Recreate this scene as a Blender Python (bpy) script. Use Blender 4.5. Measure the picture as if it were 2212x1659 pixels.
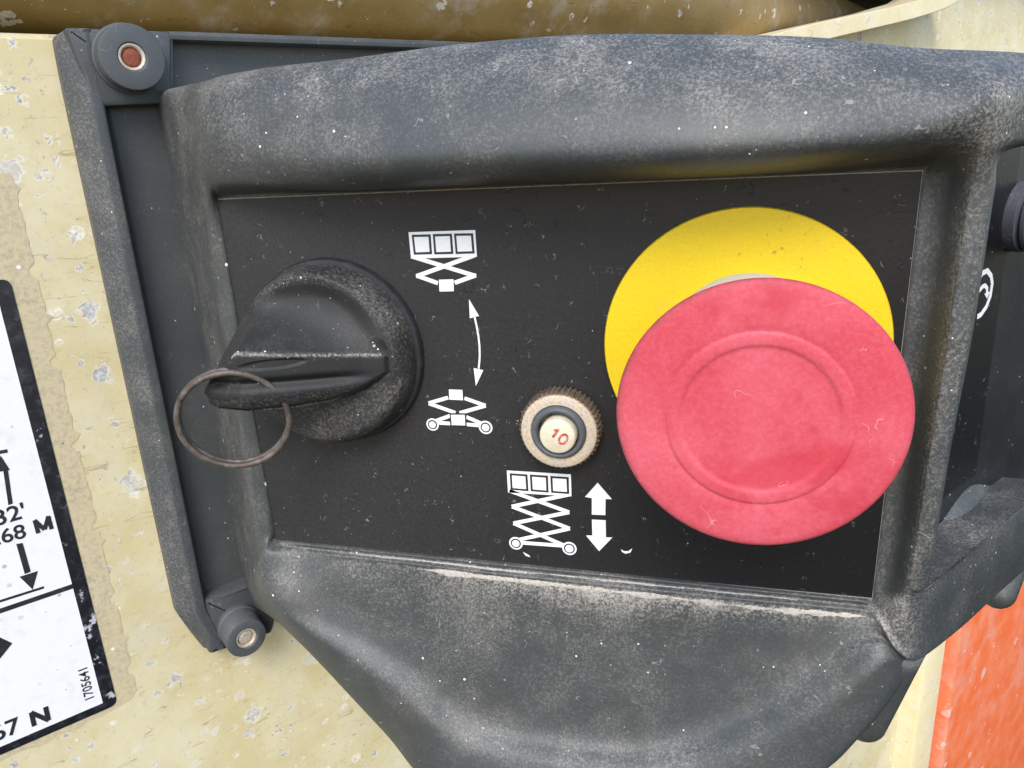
import bpy, bmesh, math, random
import numpy as np
from mathutils import Matrix, Vector
from mathutils.noise import noise as pnoise
random.seed(7)
for o in list(bpy.data.objects): bpy.data.objects.remove(o)
SC = bpy.context.scene
COL = SC.collection

# ------------------------------------------------------------------ frames
# panel frame (mm): x right, y up, z out of the printed control face, origin at the point nearest the camera
# wall frame (mm): s along the machine wall, y up, n out of the wall.   The wall is turned 53 degrees from the control face.
H = (0.60462, -0.79651); NV = (0.79651, 0.60462)
BASEH = 0.90
def V(p): return Vector((p[0] / 1000, -p[2] / 1000, p[1] / 1000 + BASEH))
def WF(p): return (-161 + p[0] * H[0] + p[2] * NV[0], p[1], -5 + p[0] * H[1] + p[2] * NV[1])
def FF(p): return (47 + p[0] * H[0] + p[2] * NV[0], p[1], 4 + p[0] * H[1] + p[2] * NV[1])
PF = lambda p: p

# ------------------------------------------------------------------ camera
cam = bpy.data.objects.new('camera', bpy.data.cameras.new('camera')); COL.objects.link(cam)
cam.data.sensor_width = 36; cam.data.lens = 36 * 1650 / 2212
cam.data.clip_start = 0.005; cam.data.clip_end = 100
cam.matrix_world = Matrix.Translation(V((0, 0, 168.475))) @ Matrix([[0.966628, -0.026305, 0.254832], [0.250551, 0.30456, -0.918949], [-0.053438, 0.95213, 0.300987]]).to_4x4()
SC.camera = cam

# ------------------------------------------------------------------ light: bright soft sky
SUN_EL, SUN_AZ = 43, 172          # degrees; azimuth clockwise from +Y
wd = bpy.data.worlds.new('World'); SC.world = wd; wd.use_nodes = True
wn = wd.node_tree; bg = wn.nodes['Background']
sky = wn.nodes.new('ShaderNodeTexSky'); sky.sky_type = 'NISHITA'; sky.sun_disc = False
sky.sun_elevation = math.radians(SUN_EL); sky.sun_rotation = math.radians(SUN_AZ)
sky.air_density = 1.0; sky.dust_density = 1.0; sky.ozone_density = 1.0
wn.links.new(sky.outputs[0], bg.inputs[0]); bg.inputs[1].default_value = 0.15
sun = bpy.data.objects.new('sun', bpy.data.lights.new('sun', 'SUN')); COL.objects.link(sun)
sun.data.energy = 1.2; sun.data.angle = math.radians(24); sun.data.color = (1, .955, .90)
el, az = math.radians(SUN_EL), math.radians(SUN_AZ)
sd = Vector((math.sin(az) * math.cos(el), math.cos(az) * math.cos(el), math.sin(el)))
sun.rotation_euler = sd.to_track_quat('Z', 'Y').to_euler(); sun.location = sd * 3
SC.view_settings.view_transform = 'Standard'; SC.view_settings.look = 'None'
SC.view_settings.exposure = 1.12; SC.view_settings.gamma = 1
SC.render.resolution_x = 1024; SC.render.resolution_y = 768
SC.render.engine = 'CYCLES'

# ------------------------------------------------------------------ material helper
class Mt:
    def __init__(s, name):
        s.m = bpy.data.materials.new(name); s.m.use_nodes = True
        s.t = s.m.node_tree; s.b = s.t.nodes['Principled BSDF']
        s.co = s.t.nodes.new('ShaderNodeTexCoord').outputs['Object']
    def n(s, ty, **k):
        x = s.t.nodes.new(ty)
        for a, v in k.items(): setattr(x, a, v)
        return x
    def put(s, sock, v):
        if isinstance(v, bpy.types.NodeSocket): s.t.links.new(v, sock)
        elif isinstance(v, tuple) and len(v) == 3 and sock.type == 'RGBA': sock.default_value = (*v, 1)
        else: sock.default_value = v
    def math(s, op, a, b=0.0, c=0.0, clamp=False):
        x = s.n('ShaderNodeMath', operation=op, use_clamp=clamp)
        s.put(x.inputs[0], a); s.put(x.inputs[1], b); s.put(x.inputs[2], c); return x.outputs[0]
    def mul(s, a, b): return s.math('MULTIPLY', a, b)
    def add(s, a, b): return s.math('ADD', a, b, clamp=True)
    def map(s, loc=(0, 0, 0), sc=(1, 1, 1), rot=(0, 0, 0)):
        x = s.n('ShaderNodeMapping'); s.put(x.inputs[0], s.co)
        x.inputs[1].default_value = loc; x.inputs[2].default_value = rot; x.inputs[3].default_value = sc; return x.outputs[0]
    def noise(s, scale, detail=4, rough=.55, vec=None, dist=0.0):
        x = s.n('ShaderNodeTexNoise'); s.put(x.inputs['Vector'], vec or s.co)
        x.inputs['Scale'].default_value = scale; x.inputs['Detail'].default_value = detail
        x.inputs['Roughness'].default_value = rough; x.inputs['Distortion'].default_value = dist; return x.outputs['Fac']
    def vor(s, scale, vec=None, out='Distance', feat='F1', rnd=1.0):
        x = s.n('ShaderNodeTexVoronoi', feature=feat); s.put(x.inputs['Vector'], vec or s.co)
        x.inputs['Scale'].default_value = scale; x.inputs['Randomness'].default_value = rnd; return x.outputs[out]
    def ss(s, f, lo, hi):
        x = s.n('ShaderNodeMapRange', interpolation_type='SMOOTHSTEP'); s.put(x.inputs[0], f)
        x.inputs[1].default_value = lo; x.inputs[2].default_value = hi; x.inputs[3].default_value = 0; x.inputs[4].default_value = 1; return x.outputs[0]
    def mix(s, f, a, b):
        x = s.n('ShaderNodeMix', data_type='RGBA'); s.put(x.inputs[0], f); s.put(x.inputs[6], a); s.put(x.inputs[7], b); return x.outputs[2]
    def spots(s, scale, size, share, vec=None):
        "round spots: one possible per cell, present in a share of the cells, of mixed size"
        x = s.n('ShaderNodeTexVoronoi'); s.put(x.inputs['Vector'], vec or s.co); x.inputs['Scale'].default_value = scale
        sp = s.n('ShaderNodeSeparateColor'); s.t.links.new(x.outputs['Color'], sp.inputs[0])
        g = s.math('LESS_THAN', sp.outputs[0], share)
        r = s.mul(s.math('POWER', sp.outputs[1], 2.0), size)
        d = s.math('SUBTRACT', s.math('ADD', r, size * .35), x.outputs['Distance'])
        return s.mul(s.ss(d, 0, size * .18), g)
    def lines(s, scale, width, mlo, mhi, vec=None, mscale=None, dist=.4):
        "thin wandering lines, broken up by a mask"
        f = s.noise(scale, 3, .5, vec, dist)
        a = s.math('ABSOLUTE', s.math('SUBTRACT', f, .5))
        l = s.math('SUBTRACT', 1.0, s.ss(a, width * .4, width))
        return s.mul(l, s.ss(s.noise(mscale or scale * 1.7, 2, .5, s.map(loc=(3.1, 1.7, .3))), mlo, mhi))
    def up(s, lo=-.1, hi=.9):
        g = s.n('ShaderNodeNewGeometry'); sp = s.n('ShaderNodeSeparateXYZ'); s.t.links.new(g.outputs['Normal'], sp.inputs[0])
        return s.ss(sp.outputs[2], lo, hi)
    def attr(s, name):
        return s.n('ShaderNodeAttribute', attribute_name=name).outputs['Fac']
    def bump(s, hgt, strength=.3, dist=.0003, prev=None):
        x = s.n('ShaderNodeBump'); x.inputs['Strength'].default_value = strength; x.inputs['Distance'].default_value = dist
        s.put(x.inputs['Height'], hgt)
        if prev is not None: s.t.links.new(prev, x.inputs['Normal'])
        return x.outputs[0]
    def done(s, col, rough=.5, nor=None, metal=0.0, spec=.5):
        s.put(s.b.inputs['Base Color'], col); s.put(s.b.inputs['Roughness'], rough)
        s.b.inputs['Metallic'].default_value = metal; s.b.inputs['Specular IOR Level'].default_value = spec
        if nor is not None: s.t.links.new(nor, s.b.inputs['Normal'])
        return s.m

def plastic(name, base=(.040, .046, .047), dusty=1.0, rough=.42, olive=.5, dots=.24):
    m = Mt(name)
    patch = m.noise(38, 5, .6); patch2 = m.noise(70, 6, .65, m.map(loc=(.7, .2, .9)))
    fine = m.ss(m.noise(2600, 4, .7), .36, .66)
    hair = m.ss(m.noise(1450, 5, .75), .44, .64)
    tint = m.mix(m.mul(m.ss(patch, .45, .75), olive), base, (.062, .060, .046))
    up = m.up(-.15, .95)
    da = m.attr('dust')
    film = m.mul(m.math('ADD', m.mul(up, .46), .13), m.math('ADD', m.mul(m.mul(m.ss(patch2, .38, .64), m.ss(patch, .30, .60)), .75), .25))
    film = m.mul(film, m.math('ADD', m.math('ADD', m.mul(fine, .55), m.mul(hair, .75)), .06))
    gm = m.math('ADD', m.mul(patch2, .75), m.math('ADD', m.mul(fine, .22), m.mul(hair, .34)))
    heavy = m.mul(m.math('ADD', m.mul(m.math('POWER', da, 4.0), .55), m.mul(da, .36)), m.ss(m.math('ADD', gm, m.mul(da, .30)), .58, 1.10))
    df = m.add(m.mul(film, dusty), heavy)
    col = m.mix(m.mul(film, dusty), tint, (.36, .335, .30))
    col = m.mix(heavy, col, (.50, .455, .40))
    ln = m.lines(110, .006, .60, .66)
    col = m.mix(m.mul(ln, .32 * min(dusty, 1.0)), col, (.5, .48, .44))
    sp = m.add(m.add(m.mul(m.spots(150, .075, dots * 1.3), m.ss(m.noise(22, 2, .5), .45, .55)), m.mul(m.spots(430, .12, dots * .9), m.ss(patch2, .42, .58))), m.add(m.mul(m.spots(1000, .17, dots * .5), m.ss(patch, .45, .6)), m.spots(62, .062, dots * .18)))
    col = m.mix(sp, col, (.78, .79, .80))
    dk = m.spots(60, .06, .12)
    col = m.mix(m.mul(dk, .6), col, (.02, .02, .02))
    rg = m.math('ADD', m.mul(df, .35), rough, clamp=True)
    rg = m.math('ADD', m.mul(patch2, .12), rg, clamp=True)
    nb = m.bump(m.noise(1500, 3, .6), .22, .00018)
    nb = m.bump(m.noise(160, 3, .5), .22, .0006, nb)
    return m.done(col, rg, nb)
M_HOUS = plastic('housing_plastic')
M_FLAN = plastic('flange_plastic', (.047, .053, .056), .6, .46, .35, .2)
M_RECESS = plastic('recess_shade_plastic', (.009, .010, .012), .2, .42, .1, .2)  # housing plastic darkened: shade of the enclosed side recess put into the colour
M_KNOB = plastic('knob_plastic', (.010, .0105, .011), .22, .58, .2, .35)
M_SPAC = plastic('spacer_rubber', (.062, .068, .072), .5, .55, .2, .05)

def label_black():
    m = Mt('label_black')
    p = m.noise(24, 4, .6); g = m.ss(m.noise(1400, 4, .7), .40, .70)
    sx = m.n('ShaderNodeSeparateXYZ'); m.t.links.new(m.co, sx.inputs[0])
    sky_sheen = m.ss(sx.outputs[0], .075, -.055)             # reflected sky painted in, with some dust: paler on the key-switch half
    film = m.mul(m.math('ADD', m.mul(sky_sheen, .85), .12), m.mul(m.math('ADD', m.mul(g, .4), .6), m.math('ADD', m.mul(p, .7), .45)))
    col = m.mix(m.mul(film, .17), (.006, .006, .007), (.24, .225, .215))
    ln = m.lines(420, .010, .62, .68, mscale=300, dist=.5)
    col = m.mix(m.mul(ln, .38), col, (.55, .52, .48))
    dk = m.lines(210, .008, .56, .64, m.map(loc=(.31, .4, .22)), mscale=240)
    col = m.mix(m.mul(dk, .6), col, (.006, .006, .006))
    sp = m.add(m.spots(230, .08, .20), m.mul(m.spots(620, .12, .22), m.ss(p, .42, .6)))
    col = m.mix(m.mul(sp, .8), col, (.72, .70, .68))
    nb = m.bump(m.noise(900, 4, .6), .22, .0002)
    nb = m.bump(dk, .4, -.0002, nb)
    return m.done(col, m.math('ADD', m.mul(film, .25), .42), nb, spec=.30)
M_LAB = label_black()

def flat(name, col, rough=.5, amt=.25, scale=500, col2=None, metal=0.0, bump=.2, dots=0.0, spec=.5):
    m = Mt(name)
    g = m.ss(m.noise(scale, 5, .65), .40, .72); p = m.noise(scale * .07, 4, .6)
    c = m.mix(m.mul(m.mul(g, p), amt * 2), col, col2 or tuple(v * .55 for v in col))
    if dots:
        c = m.mix(m.spots(170, .10, dots), c, (.8, .8, .8))
        c = m.mix(m.mul(m.spots(240, .07, dots), .7), c, tuple(v * .25 for v in col))
    return m.done(c, rough, m.bump(m.noise(scale * 2.5, 4, .6), bump, .00015), metal, spec)
M_WHITE = flat('print_white', (.78, .79, .80), .55, .10, 900, (.45, .44, .42))
M_PBLK = flat('print_black', (.014, .014, .017), .5, .2, 500, (.09, .09, .09), dots=.10)
M_RED0 = flat('print_red', (.42, .05, .06), .6, .5, 1500, (.75, .66, .5))

def yellow_disc():
    m = Mt('yellow_plastic')
    g = m.ss(m.noise(1500, 4, .7), .52, .74); p = m.noise(60, 4, .6)
    c = m.mix(m.mul(g, .35), (.76, .53, .006), (.47, .33, .015))
    c = m.mix(m.mul(m.ss(p, .55, .8), .35), c, (.55, .42, .05))
    c = m.mix(m.mul(m.lines(260, .012, .58, .68), .6), c, (.25, .19, .05))
    c = m.mix(m.mul(m.spots(500, .16, .10), .6), c, (.25, .2, .05))
    return m.done(c, .48, m.bump(m.noise(700, 5, .6), .35, .0003), spec=.4)
M_YEL = yellow_disc()

def red_cap():
    m = Mt('red_faded_plastic')
    p = m.noise(45, 5, .6); g = m.noise(1300, 4, .65)
    chalk = m.add(m.mul(m.ss(p, .35, .70), .55), m.mul(m.ss(g, .35, .75), .35))
    c = m.mix(chalk, (.50, .045, .066), (.64, .125, .160))
    c = m.mix(m.mul(m.ss(m.noise(75, 5, .65, m.map(loc=(.5, .2, .8))), .54, .68), .55), c, (.46, .030, .048))
    # a patch wiped clean across the lower half of the pad
    mp = m.map(loc=(-.0524, .0, .01336), rot=(0, math.radians(18), 0))
    sx = m.n('ShaderNodeSeparateXYZ'); m.t.links.new(mp, sx.inputs[0])
    dx = m.mul(sx.outputs[0], 1 / .0135); dz = m.mul(sx.outputs[2], 1 / .0040)
    rr = m.math('SQRT', m.math('ADD', m.mul(dx, dx), m.mul(dz, dz)))
    wob = m.math('ADD', rr, m.mul(m.math('SUBTRACT', m.noise(230, 4, .6), .5), .8))
    c = m.mix(m.mul(m.math('SUBTRACT', 1.0, m.ss(wob, .55, 1.2)), .55), c, (.46, .020, .034))
    c = m.mix(m.mul(m.attr('dust'), m.ss(m.noise(500, 4, .7), .35, .6)), c, (.22, .06, .05))
    c = m.mix(m.mul(m.lines(85, .004, .62, .68), .4), c, (.72, .42, .36))
    c = m.mix(m.spots(150, .075, .35), c, (.86, .78, .78))
    c = m.mix(m.mul(m.spots(210, .06, .12), .6), c, (.2, .03, .03))
    return m.done(c, .58, m.bump(m.noise(1100, 4, .65), .22, .0002), spec=.35)
M_RED = red_cap()

def painted(name, base, base2, chip=(.30, .30, .335), amount=1.0, halo=(.74, .70, .60), streak=1.0, k=1.0):
    m = Mt(name)
    wp = m.n('ShaderNodeVectorMath', operation='ADD')
    nz = m.n('ShaderNodeTexNoise'); m.t.links.new(m.co, nz.inputs['Vector']); nz.inputs['Scale'].default_value = 420 * k; nz.inputs['Detail'].default_value = 4
    sc = m.n('ShaderNodeVectorMath', operation='SCALE'); m.t.links.new(nz.outputs['Color'], sc.inputs[0]); sc.inputs['Scale'].default_value = .0062 / k
    m.t.links.new(m.co, wp.inputs[0]); m.t.links.new(sc.outputs[0], wp.inputs[1]); wv = wp.outputs[0]
    c = m.mix(m.ss(m.noise(45, 5, .6), .35, .68), base, base2)
    c = m.mix(m.mul(m.ss(m.noise(420, 5, .7), .52, .72), .35), c, tuple(v * .72 for v in base))
    c = m.mix(m.mul(m.ss(m.noise(60 * k, 6, .7, m.map(loc=(.9, .3, .1))), .50, .72), .55), c, tuple(.5 * v + .28 for v in base2))
    dens = m.ss(m.noise(26, 3, .6, m.map(loc=(.4, .1, .77))), .36, .64)
    big = m.spots(105 * k, .26, .22 * amount, wv); mid = m.spots(240 * k, .22, .20 * amount, wv); small = m.spots(620 * k, .24, .20 * amount, wv)
    ch = m.add(m.mul(m.add(big, mid), m.math('ADD', m.mul(dens, .8), .2)), m.mul(small, m.math('ADD', m.mul(dens, .7), .3)))
    hb = m.add(m.spots(105 * k, .33, .22 * amount, wv), m.spots(240 * k, .32, .20 * amount, wv))
    pale = m.spots(150 * k, .26, .16 * amount, m.map(loc=(.13, .55, .21)))
    c = m.mix(m.mul(hb, .55), c, halo)
    c = m.mix(m.mul(pale, m.mul(m.ss(m.noise(900, 4, .7), .35, .65), .8)), c, (.82, .78, .74))
    # scratches running along the wall
    st = m.lines(42, .007, .50, .62, m.map(sc=(.5, .5, 3.2)), mscale=150, dist=.2)
    c = m.mix(m.mul(st, .6 * streak), c, tuple(v * .45 for v in base))
    chc = m.mix(m.ss(m.noise(900, 4, .6), .4, .65), chip, tuple(min(1, v * 1.8) for v in chip))
    chc = m.mix(m.mul(m.ss(m.noise(300, 3, .6), .6, .72), .5), chc, (.22, .13, .07))
    c = m.mix(ch, c, chc)
    nb = m.bump(m.noise(320, 5, .6), .15, .0005)
    nb = m.bump(ch, .5, -.0002, nb)
    return m.done(c, m.math('ADD', m.mul(ch, .2), .5), nb)
M_WALL = painted('yellow_paint', (.59, .50, .275), (.66, .59, .385), (.31, .31, .325), 2.6)
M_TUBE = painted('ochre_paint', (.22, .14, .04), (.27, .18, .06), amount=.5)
M_LIP = painted('cream_paint', (.72, .60, .34), (.76, .67, .44), amount=.9, k=.5)
M_ORG = painted('orange_paint', (.76, .15, .045), (.79, .22, .10), (.38, .36, .38), .8, (.80, .42, .36), 0.0, .3)

def sticker_white():
    m = Mt('sticker_white')
    c = m.mix(m.mul(m.ss(m.noise(260, 5, .65), .5, .75), .35), (.80, .80, .83), (.58, .58, .60))
    sp = m.mul(m.spots(330, .22, .30), m.ss(m.noise(38, 3, .6), .40, .62))
    c = m.mix(m.mul(sp, .75), c, (.30, .29, .30))
    return m.done(c, .42, m.bump(m.noise(500, 4, .6), .15, .0002))
M_STW = sticker_white()
def sticker_black():
    m = Mt('sticker_black')
    c = m.mix(m.ss(m.noise(300, 5, .7), .45, .8), (.008, .009, .013), (.05, .055, .06))
    w = m.mul(m.ss(m.noise(170, 4, .65, m.map(loc=(.2, .6, .4))), .60, .66), m.ss(m.noise(30, 2, .5), .42, .58))
    c = m.mix(m.mul(w, .9), c, (.55, .56, .60))
    c = m.mix(m.spots(260, .14, .13), c, (.7, .7, .7))
    return m.done(c, .4, m.bump(m.noise(500, 4, .6), .2, .0002))
M_STB = sticker_black()
M_RES = flat('old_adhesive', (.56, .47, .29), .75, .7, 700, (.36, .32, .24), bump=.6, dots=.2)
def rusty(name, a, b, c3, metal=.3, thr=.5):
    m = Mt(name)
    f = m.ss(m.noise(420, 5, .65), thr - .12, thr + .16); g = m.ss(m.noise(1700, 4, .7), .45, .7)
    c = m.mix(f, a, b); c = m.mix(m.mul(g, .5), c, c3)
    return m.done(c, .6, m.bump(m.noise(1500, 5, .7), .5, .0002), metal)
M_RUST = rusty('rusty_bolt', (.20, .045, .02), (.28, .08, .035), (.10, .03, .02), .1)
M_STEEL = rusty('stained_steel', (.55, .50, .42), (.42, .33, .22), (.30, .14, .05), .4, .62)
M_RING = rusty('weathered_steel', (.105, .080, .066), (.21, .18, .155), (.045, .032, .028), .45, .52)
M_NUT = rusty('corroded_nut', (.58, .50, .40), (.63, .48, .27), (.22, .14, .08), .1, .58)
M_KNURL = rusty('dirty_knurl', (.16, .12, .085), (.075, .06, .05), (.30, .20, .10), .1, .5)
M_CREAM = flat('cream_button', (.70, .64, .48), .5, .35, 700, (.45, .33, .20), dots=.2)
M_BOOT = flat('grey_rubber', (.085, .093, .105), .5, .3, 700, (.15, .15, .15))
M_COLLAR = flat('grey_collar', (.55, .54, .52), .45, .4, 700, (.34, .31, .28))
M_GLAND = plastic('gland_rubber', (.045, .052, .068), .5, .5, .1, .1)
M_GAPSHADE = flat('gap_shadow_brown', (.035, .025, .014), .8, .4, 200)  # deep shadow of the gap above the wall, painted as a base colour

# ------------------------------------------------------------------ object helpers
def empty(name, loc, label, cat, group=None, rot=None):
    o = bpy.data.objects.new(name, None); COL.objects.link(o); o.location = loc; o.empty_display_size = .01
    o['label'] = label; o['category'] = cat
    if group: o['group'] = group
    return o
def mk(name, verts, faces, mat, parent=None, frame=PF, smooth=True, org=None, dust=None, label=None, sharp=None):
    pts = [V(frame(p)) for p in verts]
    o0 = parent
    off = Vector((0, 0, 0))
    while o0 is not None: off += o0.location; o0 = o0.parent
    org = org if org is not None else Vector((0, 0, 0))
    me = bpy.data.meshes.new(name)
    me.from_pydata([tuple(p - off - org) for p in pts], [], faces); me.update()
    if dust is not None:
        a = me.attributes.new('dust', 'FLOAT', 'POINT'); a.data.foreach_set('value', np.asarray(dust, dtype=np.float32))
    if smooth: me.polygons.foreach_set('use_smooth', [True] * len(me.polygons))
    bm = bmesh.new(); bm.from_mesh(me); bmesh.ops.recalc_face_normals(bm, faces=bm.faces); bm.to_mesh(me); bm.free()
    if smooth and sharp: me.set_sharp_from_angle(angle=math.radians(sharp))
    o = bpy.data.objects.new(name, me); COL.objects.link(o); o.location = org
    me.materials.append(mat)
    if parent is not None: o.parent = parent
    if label: o['label'] = label
    return o

def orient(o, toward):
    "flip the mesh if most of its area looks away from a point (open sheets)"
    me = o.data; s = 0.0
    for p in me.polygons: s += p.area * p.normal.dot((toward - p.center).normalized())
    if s < 0: me.flip_normals()

def crom(P, k, closed):
    "cubic resampling of an array of control rows along axis 0, k steps a span, tangents held short where spacing jumps"
    P = np.asarray(P, float); n = len(P); out = []
    spans = n if closed else n - 1
    nx = lambda i: P[(i + 1) % n] if closed or i + 1 < n else 2 * P[i] - P[i - 1]
    pv = lambda i: P[(i - 1) % n] if closed or i > 0 else 2 * P[i] - P[i + 1]
    T = []
    for i in range(n):
        t = .5 * (nx(i) - pv(i))
        q = slice(0, 3) if P.ndim > 1 and P.shape[-1] >= 3 else slice(None)
        la = np.linalg.norm((nx(i) - P[i])[..., q], axis=-1, keepdims=True); lb = np.linalg.norm((P[i] - pv(i))[..., q], axis=-1, keepdims=True)
        lt = np.linalg.norm(t[..., q], axis=-1, keepdims=True)
        T.append(t * np.minimum(1, 1.35 * np.minimum(la, lb) / np.maximum(lt, 1e-9)))
    for i in range(spans):
        b, c, tb, tc = P[i], P[(i + 1) % n], T[i], T[(i + 1) % n]
        for j in range(k):
            t = j / k
            out.append(b * (2 * t ** 3 - 3 * t * t + 1) + tb * (t ** 3 - 2 * t * t + t) + c * (3 * t * t - 2 * t ** 3) + tc * (t ** 3 - t * t))
    if not closed: out.append(P[-1])
    return np.array(out)
def net(ctrl, ku, kv, closed=False):
    A = crom(np.array(ctrl, float), ku, closed)          # (U, cols, dims)
    B = crom(np.swapaxes(A, 0, 1), kv, False)            # (Vn, U, dims)
    B = np.swapaxes(B, 0, 1); U_, V_ = B.shape[:2]
    f = []
    for i in range(U_ if closed else U_ - 1):
        for j in range(V_ - 1):
            a = i * V_ + j; b = ((i + 1) % U_) * V_ + j
            f.append((a, b, b + 1, a + 1))
    return B.reshape(-1, B.shape[2]), f

def lathe(prof, c, seg=96, axis=PF, rfun=None, caps=True):
    "profile [(r, z)] turned about the frame's third axis at c=(a,b); returns verts, faces"
    v, f = [], []
    for r, z in prof:
        for k in range(seg):
            a = 2 * math.pi * k / seg; rr = r if rfun is None else rfun(r, z, a, k)
            v.append((c[0] + rr * math.cos(a), c[1] + rr * math.sin(a), c[2] + z))
    for i in range(len(prof) - 1):
        for k in range(seg):
            a = i * seg + k; b = i * seg + (k + 1) % seg; f.append((a, b, b + seg, a + seg))
    if caps:
        if prof[0][0] > .01: f.append(tuple(range(seg)))
        if prof[-1][0] > .01: f.append(tuple(range((len(prof) - 1) * seg, len(prof) * seg)))
    return v, f

def prism(poly, z0, z1, bev=0.0):
    "polygon [(a,b)] between two heights, its upper edge bevelled"
    n_ = len(poly); rings = [(0, z0)]
    if bev: rings += [(0, z1 - bev), (bev * .3, z1 - bev * .3), (bev, z1)]
    else: rings += [(0, z1)]
    v, f = [], []
    ar = sum(poly[i][0] * poly[(i + 1) % n_][1] - poly[(i + 1) % n_][0] * poly[i][1] for i in range(n_))
    sgn = 1 if ar > 0 else -1
    def inset(d):
        if d == 0: return list(poly)
        out = []
        for i in range(n_):
            p0, p1, p2 = (np.array(poly[(i + k) % n_][:2], float) for k in (-1, 0, 1))
            e1 = (p1 - p0) / np.linalg.norm(p1 - p0); e2 = (p2 - p1) / np.linalg.norm(p2 - p1)
            n1 = np.array([-e1[1], e1[0]]) * sgn; n2 = np.array([-e2[1], e2[0]]) * sgn
            b = n1 + n2; b = b / max(.35, (b @ b) / 2); out.append(tuple(p1 + b * d))
        return out
    for d, z in rings:
        for p in inset(d): v.append((p[0], p[1], z))
    for i in range(len(rings) - 1):
        for k in range(n_):
            a = i * n_ + k; b = i * n_ + (k + 1) % n_; f.append((a, b, b + n_, a + n_))
    f.append(tuple(range((len(rings) - 1) * n_, len(rings) * n_))); f.append(tuple(range(n_))[::-1])
    return v, f
def join(*parts):
    v, f = [], []
    for pv, pf in parts:
        o = len(v); v += list(pv); f += [tuple(i + o for i in q) for q in pf]
    return v, f
def arcpoly(poly, rad, seg=5):
    "round the corners of a polygon"
    out = []; n_ = len(poly)
    for i in range(n_):
        p0, p1, p2 = (np.array(poly[(i + k) % n_][:2], float) for k in (-1, 0, 1))
        a = p1 + (p0 - p1) / np.linalg.norm(p0 - p1) * rad; b = p1 + (p2 - p1) / np.linalg.norm(p2 - p1) * rad
        for k in range(seg + 1):
            t = k / seg; q = (1 - t) ** 2 * a + 2 * t * (1 - t) * p1 + t * t * b; out.append(tuple(q))
    return out
STK = [0]
def stroke(pts, w, z0, z1):
    STK[0] = (STK[0] + 1) % 9; z1 = z1 - .006 * STK[0]; z0 = z0 - .002 * STK[0]
    pts = [np.array(p[:2], float) for p in pts]; L, R = [], []
    for i, p in enumerate(pts):
        d = (pts[min(i + 1, len(pts) - 1)] - pts[max(i - 1, 0)]); d /= np.linalg.norm(d); nn = np.array([-d[1], d[0]]) * w / 2
        L.append(tuple(p + nn)); R.append(tuple(p - nn))
    return prism(L + R[::-1], z0, z1)
def disc(c, r, z0, z1, seg=40): return prism([(c[0] + r * math.cos(2 * math.pi * k / seg), c[1] + r * math.sin(2 * math.pi * k / seg)) for k in range(seg)], z0, z1)
def tube(path, r, seg=14, closed=False, rx=None):
    "round tube along a list of 3D points"
    P = [Vector(p) for p in path]; n_ = len(P); v, f = [], []
    ref = Vector((.31, .77, .55))
    for i, p in enumerate(P):
        if closed: t = P[(i + 1) % n_] - P[i - 1]
        else: t = P[min(i + 1, n_ - 1)] - P[max(i - 1, 0)]
        t.normalize(); a = t.cross(ref).normalized(); b = t.cross(a)
        rr = r[i] if isinstance(r, (list, tuple)) else r
        for k in range(seg):
            q = p + (a * math.cos(2 * math.pi * k / seg) + b * math.sin(2 * math.pi * k / seg)) * rr; v.append(tuple(q))
    for i in range(n_ if closed else n_ - 1):
        for k in range(seg):
            a = i * seg + k; b = i * seg + (k + 1) % seg; c = ((i + 1) % n_) * seg + (k + 1) % seg; d = ((i + 1) % n_) * seg + k
            f.append((a, b, c, d))
    if not closed: f.append(tuple(range(seg))); f.append(tuple(range((n_ - 1) * seg, n_ * seg)))
    return v, f
def text(s, size, bold=0.0, xs=1.0):
    cu = bpy.data.curves.new('lettering', 'FONT'); cu.body = s; cu.size = size; cu.offset = bold; cu.extrude = .0
    o = bpy.data.objects.new('lettering', cu); COL.objects.link(o)
    me = bpy.data.meshes.new_from_object(o.evaluated_get(bpy.context.evaluated_depsgraph_get()))
    v = [(p.co.x * xs, p.co.y) for p in me.vertices]; f = [tuple(q.vertices) for q in me.polygons]
    bpy.data.objects.remove(o); bpy.data.curves.remove(cu); bpy.data.meshes.remove(me)
    return v, f
def place_text(s, p0, p1, height, z, bold=.02, xs=1.0):
    "flat lettering whose left and right ends stand at p0 and p1 (on the baseline), capitals as tall as height"
    v, f = text(s, 1.0, bold, xs)
    xs_ = [a for a, b in v]; x0, x1 = min(xs_), max(xs_); ymax = max(b for a, b in v)
    d = np.array(p1[:2]) - np.array(p0[:2]); L = np.linalg.norm(d); d = d / L; nn = np.array([-d[1], d[0]])
    return [tuple(np.array(p0[:2]) + d * (a - x0) / (x1 - x0) * L + nn * b / ymax * height) + (z,) for a, b in v], f

# ================================================================== the setting: the machine's painted wall
wall = mk('wall', *prism([(-200, -1500), (1700, -1500), (1700, 33.2), (-200, 33.2)], -16, -9, 1.5), M_WALL, frame=WF, smooth=False, org=V(WF((0, 0, -9))))
wall['kind'] = 'structure'; wall['label'] = 'chipped pale yellow painted machine wall behind the control box'
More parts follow.
